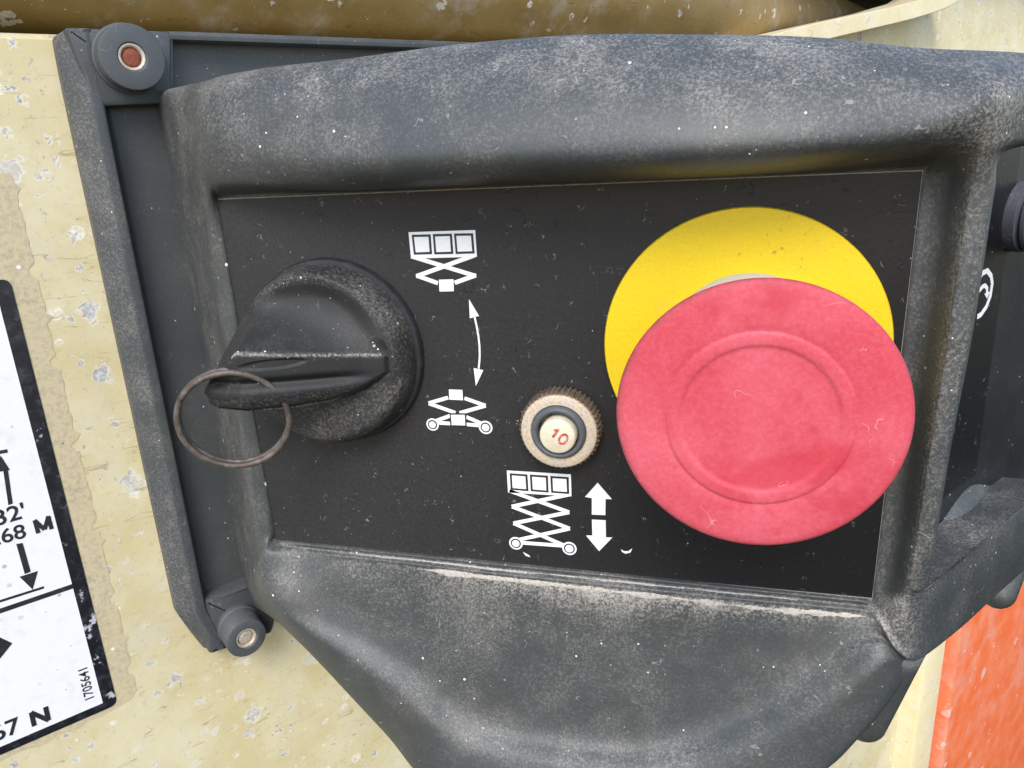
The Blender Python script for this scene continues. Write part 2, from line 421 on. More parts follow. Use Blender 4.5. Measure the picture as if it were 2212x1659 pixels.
# ledge and dark gap above the wall, tube running through it
gap = mk('gap_back', [(-220, 0, -150), (1000, 0, -150), (1000, 110, -150), (-220, 110, -150)], [(0, 1, 2, 3)], M_GAPSHADE, frame=WF, smooth=False, org=V(WF((0, 100, -120))))
gap['kind'] = 'structure'; gap['label'] = 'dark recess above the yellow wall'
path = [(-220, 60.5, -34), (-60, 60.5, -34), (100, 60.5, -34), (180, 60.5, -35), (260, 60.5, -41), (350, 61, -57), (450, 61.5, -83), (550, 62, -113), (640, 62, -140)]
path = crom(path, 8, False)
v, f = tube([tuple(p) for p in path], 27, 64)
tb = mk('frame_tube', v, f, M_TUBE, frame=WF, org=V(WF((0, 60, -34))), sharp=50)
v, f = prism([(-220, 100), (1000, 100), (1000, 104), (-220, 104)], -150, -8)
shade_plate = mk('gap_shade_plate', v, f, M_GAPSHADE, frame=WF, smooth=False, org=V(WF((0, 100, -60)))); shade_plate['kind'] = 'structure'; shade_plate['label'] = 'unseen plate added over the recess to keep it dark'  # added out of view to block sky light from the gap
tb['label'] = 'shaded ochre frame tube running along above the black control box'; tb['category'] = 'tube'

# bracket at the upper right: a plate with a pale folded edge
bp = [(299.33, 40.76, -4), (333.79, 46.95, -4), (376.49, 53.57, -4), (424.56, 61.02, -4), (467.25, 69.26, -4), (495.1, 79.11, -4)]
br = empty('bracket', V(WF((bp[0][0], bp[0][1], -9))), 'pale yellow bracket with a rusty folded edge above the hood', 'bracket')
poly = [(p[0], p[1]) for p in bp] + [(bp[-1][0] + 260, bp[-1][1] + 10), (bp[-1][0] + 260, 20), (bp[0][0] + 10, 20)]
mk('plate', *prism(poly, -30, -24, 1), M_WALL, br, WF, False)
lip = []
for i, p in enumerate(bp):
    lip.append([(p[0], p[1], -28), (p[0], p[1] + .6, -3), (p[0] + .2, p[1] + .6, -.3), (p[0] + .8, p[1] + .2, 0), (p[0] + 13, p[1] - 5.4, 0), (p[0] + 14, p[1] - 6.0, -.4), (p[0] + 14.3, p[1] - 6.4, -3), (p[0] + 15, p[1] - 8, -28)])
v, f = net(lip, 6, 4)
o = mk('folded_edge', v, f, M_LIP, br, WF)

# orange cover with a pale raised edge, lower right
oc = empty('orange_cover', V(WF((600, -560, -9))), 'bright orange cover plate with chipped paint at lower right corner', 'cover plate')
v, f = prism(arcpoly([(602, -900), (1600, -900), (1600, -150), (602, -150)], 14), -9, 14, 3)
mk('plate', v, f, M_ORG, oc, WF, True, sharp=40)
v, f = prism([(553, -900), (592, -900), (592, -240), (553, -240)], -9, 8, 3)
mk('edge_strip', v, f, M_LIP, oc, WF, True, sharp=40)

# ================================================================== capacity sticker on the wall
ST = empty('sticker', V(WF((-40, -95, -9))), 'white sticker with thick black border, height arrows and "32\'" lettering', 'sticker')
N0 = -9.0
res_poly = []
rr_ = random.Random(3)
edge = [(-80, -167)] + [(-60 + i * 3.0, -166 + rr_.uniform(-.8, .8)) for i in range(13)] + [(-18.0, -164.5), (-15.8, -162)] + [(-15.6 + rr_.uniform(-.35, .3) - (1.6 if i % 17 in (3, 4) else 0) + (1.4 if i % 23 == 11 else 0), -159 + i * 1.5) for i in range(105)] + [(-16, -.5), (-80, -.5)]
mk('adhesive_margin', *prism([(p[0], p[1]) for p in edge], N0, N0 + .12), M_RES, ST, WF, False)
outer = arcpoly([(-90, -164), (-21.8, -164), (-21.8, -27.2), (-90, -27.2)], 2.5)
mk('border', *prism(outer, N0, N0 + .30), M_STB, ST, WF, False)
mk('face', *prism([(-90, -161.3), (-25.6, -161.3), (-25.6, -30.4), (-90, -30.4)], N0 + .1, N0 + .40), M_STW, ST, WF, False)
g = []
za, zb = N0 + .30, N0 + .48
g.append(prism([(-34.53, -78.68, -9), (-33.41, -78.6, -9), (-34.43, -88.73, -9), (-35.52, -88.84, -9)], za, zb))
g.append(prism([(-36.65, -78.61, -9), (-32.99, -78.92, -9), (-34.18, -74.24, -9)], za, zb))
g.append(stroke([(-35.48, -73.25, -9), (-32.38, -73.4, -9)], 1.0, za, zb))
mk('height_arrow', *join(*g), M_PBLK, ST, WF, False)
g = [prism([(-36.18, -100.75, -9), (-34.64, -101.03, -9), (-34.61, -110.37, -9), (-36.16, -110.52, -9)], za, zb), prism([(-37.53, -110.8, -9), (-32.91, -110.82, -9), (-35.33, -115.96, -9)], za, zb)]
mk('height_arrow', *join(*g), M_PBLK, ST, WF, False)
mk('divider', *join(stroke([(-44.97, -116.17, -9), (-32.54, -116.42, -9)], .75, za, zb), stroke([(-45.62, -119.14, -9), (-25.38, -119.1, -9)], 1.5, za, zb)), M_PBLK, ST, WF, False)
mk('force_arrow', *prism([(-48.17, -124.47, -9), (-45.8, -127.12, -9), (-43.46, -130.19, -9), (-47.18, -133.49, -9), (-49.44, -134.74, -9)], za, zb), M_PBLK, ST, WF, False)
zt = N0 + .50
mk('lettering', *place_text("32'", (-39.32, -93.87, -9), (-32.09, -93.74, -9), 4.7, zt, .016), M_PBLK, ST, WF, False)
mk('lettering', *place_text(".68", (-40.44, -99.41, -9), (-33.33, -99.59, -9), 4.3, zt, .014), M_PBLK, ST, WF, False)
def letter(strokes, p0, p1, hgt, w):
    d = np.array(p1[:2]) - np.array(p0[:2]); nn = np.array([-d[1], d[0]]) / np.linalg.norm(d) * hgt
    return join(*[stroke([np.array(p0[:2]) + d * a + nn * b for a, b in q], w, N0 + .35, zt + .05) for q in strokes])
mk('lettering', *letter([[(.08, 0), (.08, 1)], [(.92, 0), (.92, 1)], [(.06, 1), (.5, .12)], [(.94, 1), (.5, .12)]], (-30.74, -99.53, -9), (-26.72, -99.48, -9), 4.2, 1.1), M_PBLK, ST, WF, False)
mk('lettering', *place_text("67", (-54.33, -158.84, -9), (-47.27, -159, -9), 5.3, zt, .018), M_PBLK, ST, WF, False)
mk('lettering', *letter([[(.1, 0), (.1, 1)], [(.9, 0), (.9, 1)], [(.08, 1), (.92, 0)]], (-44.47, -159.18, -9), (-39.83, -159.37, -9), 4.9, 1.3), M_PBLK, ST, WF, False)
mk('lettering', *place_text("1705641", (-27.52, -157.93, -9), (-27.26, -146.91, -9), 2.6, zt, .012), M_PBLK, ST, WF, False)
c2 = mk('sticker', *prism(arcpoly([(-90, -18), (-24.6, -18), (-24.6, 20), (-90, 20)], 2.0), N0, N0 + .3), M_STB, frame=WF, smooth=False, org=V(WF((-40, -18, -9))))
c2['label'] = 'corner of a black sticker at the left edge above the white sticker'; c2['category'] = 'sticker'

# ================================================================== control box
BOX = empty('control_box', V((-40, -60, -20)), 'black plastic control box with key switch and red emergency stop', 'control box')

# -- mounting flange (wall frame)
secL = [(0, -9), (0, -5.6), (.5, -4.7), (2.4, -2.6), (4.5, -.5), (5.2, -.1), (7.2, 0), (7.8, -.4), (8.5, -2.8), (9.3, -5.3), (10.2, -5.95)]
ctrl = []
for y, dx, sc_ in [(33.75, 3.6, .5), (33.5, 3.0, .65), (32.7, 1.4, .85), (31.4, .3, 1), (20, 0, 1), (-40, 0, 1), (-100, 0, 1), (-137, 0, 1), (-139.5, .3, 1), (-147, 2.8, .9), (-154.5, 5.6, .7)]:
    ctrl.append([(dx + d * sc_, y, z if y < 33.7 else -9, (.5 if d < 5 else .25 if d < 7.5 else 0)) for d, z in secL])
nv, nf = net(ctrl, 4, 3)
parts = [(nv[:, :3].tolist(), nf)]
parts.append(prism([(6, -154), (150, -154), (150, 33.2), (6, 33.2)], -9, -6.0))                      # floor of the tray
parts.append(prism(arcpoly([(5.4, 14.6), (25.6, 15.2), (28.6, 33.6), (2.2, 33.6)], 1.2), -9, -.02, 1.2))   # pad at the top
parts.append(prism(arcpoly([(6.2, -155.2), (27.2, -157), (29.0, -153), (29.2, -135), (7.6, -135.2)], 1.2), -9, -.25, 1.6))  # pad below
parts.append(prism([(27, 31.3), (170, 31.2), (170, 33.9), (27, 33.7)], -9, .3, 1.0))                  # top rim
v, f = join(*parts)
mk('mounting_flange', v, f, M_FLAN, BOX, WF, True, sharp=40, dust=list(np.clip(nv[:, 3], 0, 1)) + [0.04] * (len(v) - len(nv)))

# -- rubber spacers with bolts
def spacer(c, hgt, bolt_mat, tilt, k):
    prof = [(8.6 * k, -.2), (8.7 * k, 1.2), (8.3 * k, 1.6), (8.1 * k, hgt - .5), (7.95 * k, hgt - .15), (7.6 * k, hgt), (3.7, hgt), (3.4, hgt - .25), (3.3, hgt - 2.6), (0.01, hgt - 2.6)]
    v, f = lathe(prof, (c[0], c[1], 0), 56)
    v = [(p[0] + p[2] * tilt[0], p[1] + p[2] * tilt[1], p[2]) for p in v]
    sp = mk('spacer', v, f, M_SPAC, BOX, WF, True, sharp=30)
    tx, ty = c[0] + hgt * tilt[0], c[1] + hgt * tilt[1]
    v, f = lathe([(3.35, hgt - 2.0), (3.35, hgt - .4), (3.1, hgt - .2), (2.5, hgt - .9), (2.35, hgt - 1.8)], (tx, ty, 0), 40, caps=False)
    mk('sleeve', v, f, M_STEEL, sp, WF)
    v, f = lathe([(2.4, hgt - 2.0), (2.3, hgt - 1.1), (1.8, hgt - .85), (.9, hgt - .8), (.01, hgt - .9)], (tx, ty, 0), 40)
    mk('bolt', v, f, bolt_mat, sp, WF)
spacer((15.57, 26.34, 0), 5.2, M_RUST, (0, 0), 1.0)
spacer((16.55, -147.7, 0), 7.5, M_STEEL, (0, -.25), .80)

# -- moulded housing: a loop of sections round the printed label, from the label edge outwards
LFT = [
 [(-118.61, -79.86, 0), (-118.73, -79.67, 0.45), (-119.42, -79.51, 0.9), (-120.21, -79.36, 1.2), (-121.39, -79.29, 1.35), (-122.5, -79.35, 1.2), (-123.66, -79.61, 0.6), (-124.99, -80.12, -0.4), (-126.38, -80.69, -1.7), (-127.93, -81.36, -3.2)],
 [(-118.82, -48.34, 0), (-118.92, -48.22, 0.45), (-119.42, -48.1, 0.9), (-120.16, -47.97, 1.2), (-121.15, -47.88, 1.35), (-122.22, -47.88, 1.2), (-123.34, -48, 0.6), (-124.64, -48.29, -0.4), (-126.01, -48.61, -1.7), (-127.54, -48.98, -3.2)],
 [(-119.09, -24.17, 0), (-119.1, -24.1, 0.45), (-119.5, -23.96, 0.9), (-120.08, -23.85, 1.2), (-120.89, -23.76, 1.35), (-121.79, -23.71, 1.2), (-122.88, -23.73, 0.6), (-124.15, -23.8, -0.4), (-125.51, -23.98, -1.7), (-127.01, -24.06, -3.2)],
 [(-119.15, -12.73, 0), (-119.1, -12.57, 0.5), (-119.35, -12.28, 1.1), (-119.66, -11.99, 1.7), (-120.23, -11.66, 2.1), (-120.95, -11.36, 2.1), (-121.93, -11.15, 1.6), (-123.14, -10.98, 0.6), (-124.84, -10.97, -1.2), (-126.54, -10.96, -3)],
 [(-119.16, -9.37, 0), (-118.87, -8.77, 0.8), (-118.23, -7.9, 2.4), (-117.83, -6.95, 3.8), (-118.06, -5.81, 4.6), (-118.71, -4.7, 4.8), (-119.99, -3.82, 4.2), (-121.8, -3.19, 2.6), (-124.25, -2.66, 0), (-126.91, -2.25, -3)],
 [(-118.23, -9.35, 0), (-117.81, -8.6, 0.6), (-116.21, -7.6, 3), (-114.64, -6.52, 5.5), (-113.57, -4.96, 7.5), (-113.19, -2.09, 9), (-114.16, 1.02, 9), (-116.68, 3.66, 7), (-120.08, 5.67, 3.5), (-124.13, 7.15, -1)],
 [(-112.65, -9.38, 0), (-112.36, -8.48, 0.4), (-110.25, -7.46, 3.5), (-107.57, -6.55, 7.5), (-105.72, -4.69, 10.5), (-104.34, 0.17, 13), (-105.08, 5.58, 13), (-108.52, 10.67, 10), (-114.03, 14.65, 4.5), (-119.77, 16.76, -2)],
]
TOP = [
 [(-102.49, -9.41, 0), (-102.11, -8.52, 0.4), (-99.51, -7.69, 4.5), (-96.08, -6.83, 10), (-94.01, -5.22, 13), (-91.83, -0.81, 16), (-92.07, 6.09, 15), (-94.24, 12.08, 12), (-98.5, 16.67, 7), (-102.88, 18.88, 1.5)],
 [(-82.97, -9.35, 0), (-82.71, -8.81, 0.4), (-80.42, -8.36, 5), (-77.43, -7.76, 11), (-74.9, -6.2, 15.8), (-72.55, -1.86, 19.5), (-72.93, 5.17, 17.5), (-74.39, 11.16, 14), (-77.42, 16.91, 8.5), (-80.15, 19.11, 4)],
 [(-55.6, -9.33, 0), (-55.43, -8.81, 0.4), (-53.24, -8.27, 7), (-51.24, -7.68, 13), (-49.34, -6.25, 18.5), (-47.73, -2.22, 22.5), (-47.85, 4.73, 20.5), (-48.67, 11.06, 16.5), (-50.3, 17.32, 10), (-51.74, 19.88, 5)],
 [(-29.28, -9.35, 0), (-29.2, -8.94, 0.4), (-28.05, -8.41, 7), (-26.82, -7.78, 14), (-25.75, -6.29, 20), (-24.96, -2.6, 24), (-25.12, 4.18, 22), (-25.72, 10.64, 17.5), (-26.75, 16.94, 10.5), (-27.62, 19.64, 5)],
 [(-4.93, -9.37, 0), (-4.93, -9.07, 0.4), (-4.71, -8.53, 8), (-4.51, -7.94, 15), (-4.35, -6.41, 21), (-4.29, -3.03, 25), (-4.47, 3.39, 22.8), (-4.73, 9.52, 18), (-5.05, 15.4, 11), (-5.27, 17.83, 5)],
 [(17.65, -9.39, 0), (17.59, -9.01, 0.4), (16.86, -8.14, 7), (16.1, -7.29, 14), (15.41, -5.83, 20), (14.83, -2.64, 23.8), (14.69, 3.13, 21.8), (14.8, 8.54, 17.5), (15.22, 13.37, 10.5), (15.64, 15.66, 5)],
 [(32.92, -9.37, 0), (32.78, -8.61, 0.4), (31.61, -7.48, 6), (30.37, -6.32, 12), (29.88, -4.9, 17), (29.86, -2.35, 20.3), (30.34, 2.37, 19.3), (31.12, 6.73, 16), (31.85, 10.67, 10), (32.47, 12.59, 5)],
]
CTR = [
 [(37.84, -9.37, 0), (38.27, -8.5, 0.6), (38.24, -6.99, 5), (37.83, -5.51, 11), (38, -4.18, 15.5), (39.79, -1.12, 18), (43.49, 2.64, 16.8), (49.03, 5.61, 11), (56.31, 7.69, 1), (62.28, 8.86, -8)],
 [(37.98, -9.98, 0), (38.8, -9.73, 0.6), (39.92, -8.9, 3), (40.85, -7.7, 7), (41.81, -6.57, 11), (43.56, -5.27, 13.4), (45.99, -4.09, 13.4), (49.82, -3.63, 10), (55.31, -3.41, 3), (64.85, -3.78, -8)],
]
RGT = [
 [(37.98, -10.76, 0), (38.67, -10.68, 0.5), (40.17, -10.51, 1.6), (41.92, -10.03, 4), (43.11, -9.23, 8), (44.14, -8.36, 10.5), (44.81, -7.72, 11.5), (47.19, -6.92, 10.5), (49.22, -6.64, 7), (50.7, -6.49, 3)],
 [(37.96, -13.92, 0), (38.55, -13.86, 0.5), (40.18, -13.76, 1), (41.93, -13.53, 3), (43.04, -13.18, 6.5), (43.84, -12.93, 9), (44.27, -12.85, 9.8), (46.29, -12.77, 10), (47.81, -12.79, 9.2), (50.08, -13.28, 3)],
 [(37.75, -26.57, 0), (38.35, -26.47, 0.5), (39.97, -26.36, 1), (41.72, -26, 3), (42.83, -25.41, 6.5), (43.64, -24.99, 9), (44.06, -24.86, 9.8), (46.09, -24.78, 10), (47.6, -24.89, 9.2), (49.87, -25.84, 3)],
 [(37.56, -45.82, 0), (38.14, -45.64, 0.5), (39.73, -45.42, 1), (41.43, -44.75, 3), (42.51, -43.7, 6.5), (43.29, -42.95, 9), (43.7, -42.7, 9.8), (45.69, -42.53, 10), (47.18, -42.68, 9.2), (49.41, -44.32, 3)],
 [(37.26, -66.6, 0), (37.79, -66.34, 0.5), (39.27, -65.99, 1), (40.84, -65.01, 3), (41.81, -63.46, 6.5), (42.51, -62.36, 9), (42.89, -61.99, 9.8), (44.75, -61.73, 10), (46.15, -61.93, 9.2), (48.32, -64.31, 3)],
 [(37.02, -87.93, 0), (37.53, -87.58, 0.5), (38.97, -87.12, 1), (40.48, -85.81, 3), (41.4, -83.75, 6.5), (42.07, -82.29, 9), (42.43, -81.8, 9.8), (44.23, -81.45, 10), (45.6, -81.71, 9.2), (47.74, -84.83, 3)],
 [(36.88, -98.99, 0), (37.35, -98.64, 0.5), (38.64, -98.2, 1.2), (39.98, -97.07, 3.2), (41, -95.3, 6.3), (41.78, -94.22, 8.3), (42.35, -93.9, 8.9), (43.99, -93.91, 8.8), (45.52, -94.55, 7.5), (47.5, -96.89, 3)],
 [(36.83, -102.04, 0), (37.22, -101.8, 0.5), (38.43, -101.47, 1.2), (39.66, -100.31, 3.4), (40.74, -98.59, 6.3), (41.77, -97.56, 8.1), (42.58, -97.34, 8.5), (44.24, -97.47, 8), (45.83, -98.14, 6.5), (47.44, -99.95, 3)],
]
CBR = [
 [(36.9, -104, 0), (37.29, -103.88, 0.5), (38.24, -103.43, 1.6), (39.24, -102.25, 4), (40.46, -100.65, 6.8), (42.22, -99.8, 7.8)] + [(45.78, -99.56, 6.11), (56.08, -99.48, -7.46), (70.77, -97.83, -26.98), (90.56, -96.82, -53.88)],
 [(36.84, -104.5, 0), (37.26, -104.62, 0.5), (38.19, -104.41, 1.8), (39.24, -103.8, 4.2), (40.71, -103.46, 6.8), (43.08, -104.2, 7.4)] + [(48.03, -104.47, 3.64), (59.03, -104.96, -10.85), (71.72, -103.29, -27.58), (90.83, -101.58, -52.75)],
 [(36.82, -104.87, 0), (37.2, -105.12, 0.5), (38.06, -105.28, 1.8), (39.09, -105.39, 4.2), (40.57, -106.73, 6.6), (43.05, -109.03, 7)] + [(48.26, -112.55, 2.84), (59.92, -113.48, -12.52), (73.02, -113.13, -29.94), (94.12, -112.82, -57.74)],
 [(36.79, -105.12, 0), (37.02, -105.57, 0.6), (37.71, -106.17, 2), (38.48, -106.82, 4), (39.65, -108.61, 5.8), (42.18, -112.15, 6.2)] + [(46.76, -116.63, 4.98), (61.76, -120.81, -16.43), (76.3, -122.55, -37.08), (99.35, -124.22, -68.28)],
 [(36.09, -105.07, 0), (36.34, -105.65, 0.6), (36.89, -106.4, 1.8), (37.59, -107.31, 3.8), (38.7, -109.08, 6), (40.72, -112.5, 7)] + [(42.9, -115.6, 6.2), (44.8, -118.6, 3.8), (46.4, -121.2, 1), (48.2, -123.6, -4)],
]
BOT = [
 [(34.71, -105.11, 0), (34.64, -105.32, 1.2), (34.86, -106.54, 1), (34.9, -106.98, 2.2), (35.27, -108.29, 2.4), (36.12, -110.16, 3.5), (37.06, -112, 4.6), (37.98, -112.99, 6.5), (39.91, -116.31, 8), (43.52, -126.58, 2)],
 [(20.3, -104.95, 0), (20.31, -105.19, 1.2), (20.5, -106.44, 1), (20.51, -106.91, 2.4), (20.82, -108.76, 2.4), (22.44, -114.78, 3), (24.59, -120.07, 4.2), (26.26, -122.09, 6), (29.99, -126.17, 10.5), (34.99, -137.73, 8)],
 [(3.34, -104.75, 0), (3.35, -105.02, 1.2), (3.38, -106.3, 1), (3.4, -106.95, 2.4), (3.45, -108.61, 2.4), (4.61, -118.8, 3), (7.16, -130.87, 4.4), (9.95, -136.68, 6), (15.83, -139.62, 11.2), (25.01, -149.59, 10.5)],
 [(-14.43, -104.53, 0), (-14.33, -104.7, 1.2), (-14.35, -106.01, 1), (-14.34, -106.7, 2.4), (-14.34, -108.28, 2.4), (-14.17, -121.27, 3), (-13.08, -135.77, 4.8), (-10.31, -147.82, 7), (-6.74, -152.19, 12.2), (-1.75, -161.78, 15)],
 [(-31.89, -104.32, 0), (-31.69, -104.51, 1.2), (-31.88, -105.85, 1), (-31.77, -106.45, 2.4), (-31.93, -107.94, 2.4), (-33.53, -121.44, 3), (-35.26, -137.62, 5), (-36.02, -150.73, 7.2), (-34.8, -156.06, 12.6), (-33.31, -167.59, 16)],
 [(-52.67, -104.06, 0), (-52.48, -104.29, 1.2), (-52.75, -105.67, 1), (-52.52, -106.17, 2.4), (-52.84, -107.44, 2.4), (-56.23, -120.47, 3.2), (-58.89, -135.26, 5), (-61.5, -148.24, 7.2), (-62.77, -154.82, 12.2), (-66.58, -170.71, 14.5)],
 [(-74.61, -103.79, 0), (-74.29, -103.91, 1.2), (-74.75, -105.19, 1), (-74.65, -105.62, 2.4), (-75.16, -106.79, 2.4), (-77.56, -116.98, 3.6), (-79.16, -126.46, 5), (-80.64, -134.15, 7), (-81.84, -140.71, 11), (-86.3, -157.2, 9)],
 [(-94.99, -103.54, 0), (-94.71, -103.7, 1.2), (-95.37, -104.88, 1), (-95.28, -105.21, 2.4), (-95.88, -106.29, 2.6), (-97.55, -112.28, 4.2), (-98.96, -117.96, 5.4), (-100.21, -123.57, 7.2), (-101.45, -128.77, 10), (-105.99, -137.43, 7)],
 [(-110.6, -103.35, 0), (-110.28, -103.44, 1.1), (-110.96, -104.46, 1.2), (-110.93, -104.94, 2.4), (-111.2, -105.96, 3.2), (-112.12, -109.97, 5.2), (-112.59, -113.66, 7.6), (-113.33, -117.99, 9), (-114.74, -122.21, 8.5), (-117.96, -127.43, 5)],
]
CBL = [
 [(-118.33, -103.3, 0), (-118.32, -103.45, 0.8), (-118.39, -103.7, 2.2), (-118.34, -103.96, 3.8), (-118.63, -104.9, 5), (-119.73, -107.45, 5.8), (-121.37, -110.99, 5.8), (-123.62, -115, 4.5), (-126.35, -118.99, 2), (-129.99, -123.49, -2)],
 [(-118.37, -100.82, 0), (-118.44, -100.79, 0.6), (-118.84, -100.83, 1.4), (-119.55, -101.14, 2), (-120.58, -101.74, 2.4), (-122.02, -102.94, 2.3), (-123.47, -104.38, 1.8), (-125.31, -106.25, 0.6), (-127.28, -108.24, -1), (-129.42, -110.5, -3)],
]
def to_wall(p, nn, inward=0.0):
    d = (p[0] + 161) * NV[0] + (p[2] + 5) * NV[1] - nn
    return (p[0] - d * NV[0], p[1] + inward * d, p[2] - d * NV[1])
def lerp(a, b, t): return tuple(a[i] + (b[i] - a[i]) * t for i in range(3))
secs = []; dus = []
def sec(pts, base, cols):
    e = pts[-1]; secs.append([*pts, lerp(e, base, .12), lerp(e, base, .5), base])
    dus.append(cols + [cols[-1]] * 3)
Z10 = [0.0] * 10
for i, p in enumerate(LFT):
    yb = [-84, -50, -24, -6, 6, 13, 18.5][i]
    sec(p, WF((22.4, p[9][1] * 1.08 if i < 4 else yb, -6.5)), [.3, .1, .05, .05, .15, .3, .38, .4, .4, .45])
for i, p in enumerate(TOP): sec(p, to_wall(p[9], -8, 0), [.2, .25, .35, [.5, .6, .5, .15, .15, .3, .45][i], .2, .2, .25, .35, .5, .6])
for p in CTR: sec(p, to_wall(p[9], 60, 0), [.2, .2, .2, .3, .55, .72, .72, .65, .6, .6])
for i, p in enumerate(RGT): sec(p, (p[9][0] - 14 * NV[0], p[9][1], p[9][2] - 14 * NV[1]), [.25, .3, .45, .2, .25, .74, .55, .5, .5, .4])
for i, p in enumerate(CBR): sec(p, (p[9][0] - 14 * NV[0], p[9][1] + (-3, 0, 0, 6, 8)[i], p[9][2] - 14 * NV[1]), [.25, .4, .7, .85, .88, .72, .3, .2, .2, .2])
for i, p in enumerate(BOT):
    a = [.35, .75, .80, .80, .75, .8, .85, .75, .5][i]; b_ = [.7, .95, 1, 1, 1, .9, .7, .5, .35][i]
    k = [.4, .12, .15, .3, .38, .42, .5, .45, .35][i]
    sec(p, to_wall(p[9], -8, .12) if i < 8 else WF((24, -147, -6.5)), [.05, .05, a, .35, b_, k, k * .7, .08, .1, .06])
for i, p in enumerate(CBL): sec(p, WF([(22.6, -137, -6.5), (22.4, -119, -6.5)][i]), [.4, .3, .3, .3, .35, .4, .42, .42, .42, .42])
# secs run left-up, top, right-down, bottom-leftwards, back to left: one closed loop
ctrl = [[(*q, dd) for q, dd in zip(s_, d_)] for s_, d_ in zip(secs, dus)]
nv, nf = net(ctrl, 9, 6, closed=True)
# the label's own ground: fan inside the loop is a flat plate
Vn = (len(ctrl[0]) - 1) * 6 + 1; Un = len(nv) // Vn
xyz = nv[:, :3].copy()
housing = mk('housing', xyz.tolist(), nf, M_HOUS, BOX, PF, True, dust=np.clip(nv[:, 3], 0, 1))
orient(housing, cam.matrix_world.translation)
def dust_line(col, i0, i1, w, seed):
    pts = crom([p[col] for p in BOT[i0:i1]], 30, False); nxt = crom([p[col + 1] for p in BOT[i0:i1]], 30, False)
    v, f = [], []; n_ = len(pts)
    for k in range(n_):
        d = nxt[k] - pts[k]; d = d / np.linalg.norm(d); e = min(1, k / 12, (n_ - 1 - k) / 12)
        a = w * (.55 + .9 * pnoise((k * .13, seed, 0)) + .5 * pnoise((k * .9, seed, 5))) * e; a = max(a, .03)
        q = pts[k] + d * (.25 * pnoise((k * .07, seed, 9)) + .1)
        v += [tuple(q - d * a * .5 + (0, 0, .05)), tuple(q + (0, 0, .22)), tuple(q + d * a * .5 + (0, 0, .12))]
    for k in range(n_ - 1):
        a = 3 * k; f += [(a, a + 3, a + 4, a + 1), (a + 1, a + 4, a + 5, a + 2)]
    o = mk('dust_line', v, f, M_DUST, BOX, PF, True); orient(o, cam.matrix_world.translation)
M_DUST = flat('settled_dust', (.50, .455, .40), .85, .7, 1500, (.16, .15, .14), bump=.6)
dust_line(2, 1, 8, .8, 1.5); dust_line(4, 0, 7, 1.7, 7.5)
mk('face_plate', *prism([(-122, -107), (40, -107), (40, -7), (-122, -7)], -3, -.06), M_HOUS, BOX, PF, False)

# -- second face, parallel to the wall, beyond the ridge (face frame)
mk('side_face', *prism([(3, -112), (150, -112), (150, 6), (3, 6)], -16, -12), M_RECESS, BOX, FF, False)
tray = [
 [(35.09, -94.33, -14), (30.53, -101.15, -11.8), (19.91, -104.56, -8), (8.55, -103.65, -4), (5.1, -105.97, -3)],
 [(38.04, -94.91, -13.5), (32.44, -101.56, -11), (19.45, -104.36, -6.5), (5.15, -101.9, -1.6), (3.44, -103.13, -1.2)],
 [(52.03, -90.62, -13.5), (47.07, -97.93, -10.5), (36.62, -101.37, -6.5), (22.53, -100.95, -1.6), (21.14, -102.1, -1.2)],
 [(74.86, -100.2, -13.5), (69.76, -103.07, -10.5), (58.04, -102.24, -6), (45.25, -99.38, -1.6), (44.19, -100.29, -1.2)],
 [(115.27, -111.94, -13.5), (102.34, -108.11, -9.5), (86.86, -102.81, -5), (75.03, -98.38, -1.6), (73.96, -98.74, -1.2)],
]
v, f = net(tray, 8, 6)
o = mk('side_tray', v, f, M_HOUS, BOX, FF, True); orient(o, cam.matrix_world.translation)
def rib(a, b, r):
    pts = [lerp(a, b, t) for t in np.linspace(0, 1, 7)]
    d = Vector(b) - Vector(a); d.normalize(); rr = [r] * 7
    for k in range(1, 7):
        th = k / 6 * math.pi / 2; pts.append(tuple(Vector(b) + d * r * math.sin(th))); rr.append(max(.05, r * math.cos(th)))
    return tube(pts, rr, 20)
v, f = rib((44.37, -116.36, 0), (38.9, -142.52, -4), 5.2)
mk('rib', v, f, M_HOUS, BOX)
v, f = rib((103.8, -139.18, -16), (96.19, -149.58, -16), 5.5)
mk('rib', v, f, M_HOUS, BOX, FF)
# its label and printed mark, and the gland standing out of it
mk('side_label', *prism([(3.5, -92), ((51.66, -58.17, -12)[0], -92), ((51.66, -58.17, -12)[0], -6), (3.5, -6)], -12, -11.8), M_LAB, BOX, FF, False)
g = [stroke([(39.01, -46.08, -12), (41.02, -45.87, -12), (43.65, -44.37, -12), (45.11, -41.96, -12), (45.22, -38.98, -12), (43.91, -36.89, -12), (41.21, -35.23, -12), (38.71, -35.42, -12), (36.94, -36.65, -12)], 1.3, -11.9, -11.7),
     stroke([(38.09, -39.6, -12), (39.65, -38.83, -12), (41.04, -38.78, -12), (42.44, -39.66, -12), (42.95, -41.05, -12)], 1.1, -11.9, -11.7), prism([(41.29, -40.78, -12), (44.48, -40.83, -12), (43.09, -42.32, -12)], -11.9, -11.7)]
mk('printed_mark', *join(*g), M_WHITE, BOX, FF, False)
gc = (54.62, -23.87, -12)
prof = [(8.4, 0), (8.4, 2.6), (7.6, 3.0)]
for k in range(7): z = 3.4 + k * 2.4; prof += [(7.2, z), (8.2, z + .5), (8.2, z + 1.3), (7.2, z + 1.8)]
prof += [(6, 22), (.01, 22)]
v, f = lathe(prof, (gc[0], gc[1], -12), 48)
mk('cable_gland', v, f, M_GLAND, BOX, FF, True, sharp=40, label='ribbed dark rubber gland on the side face')

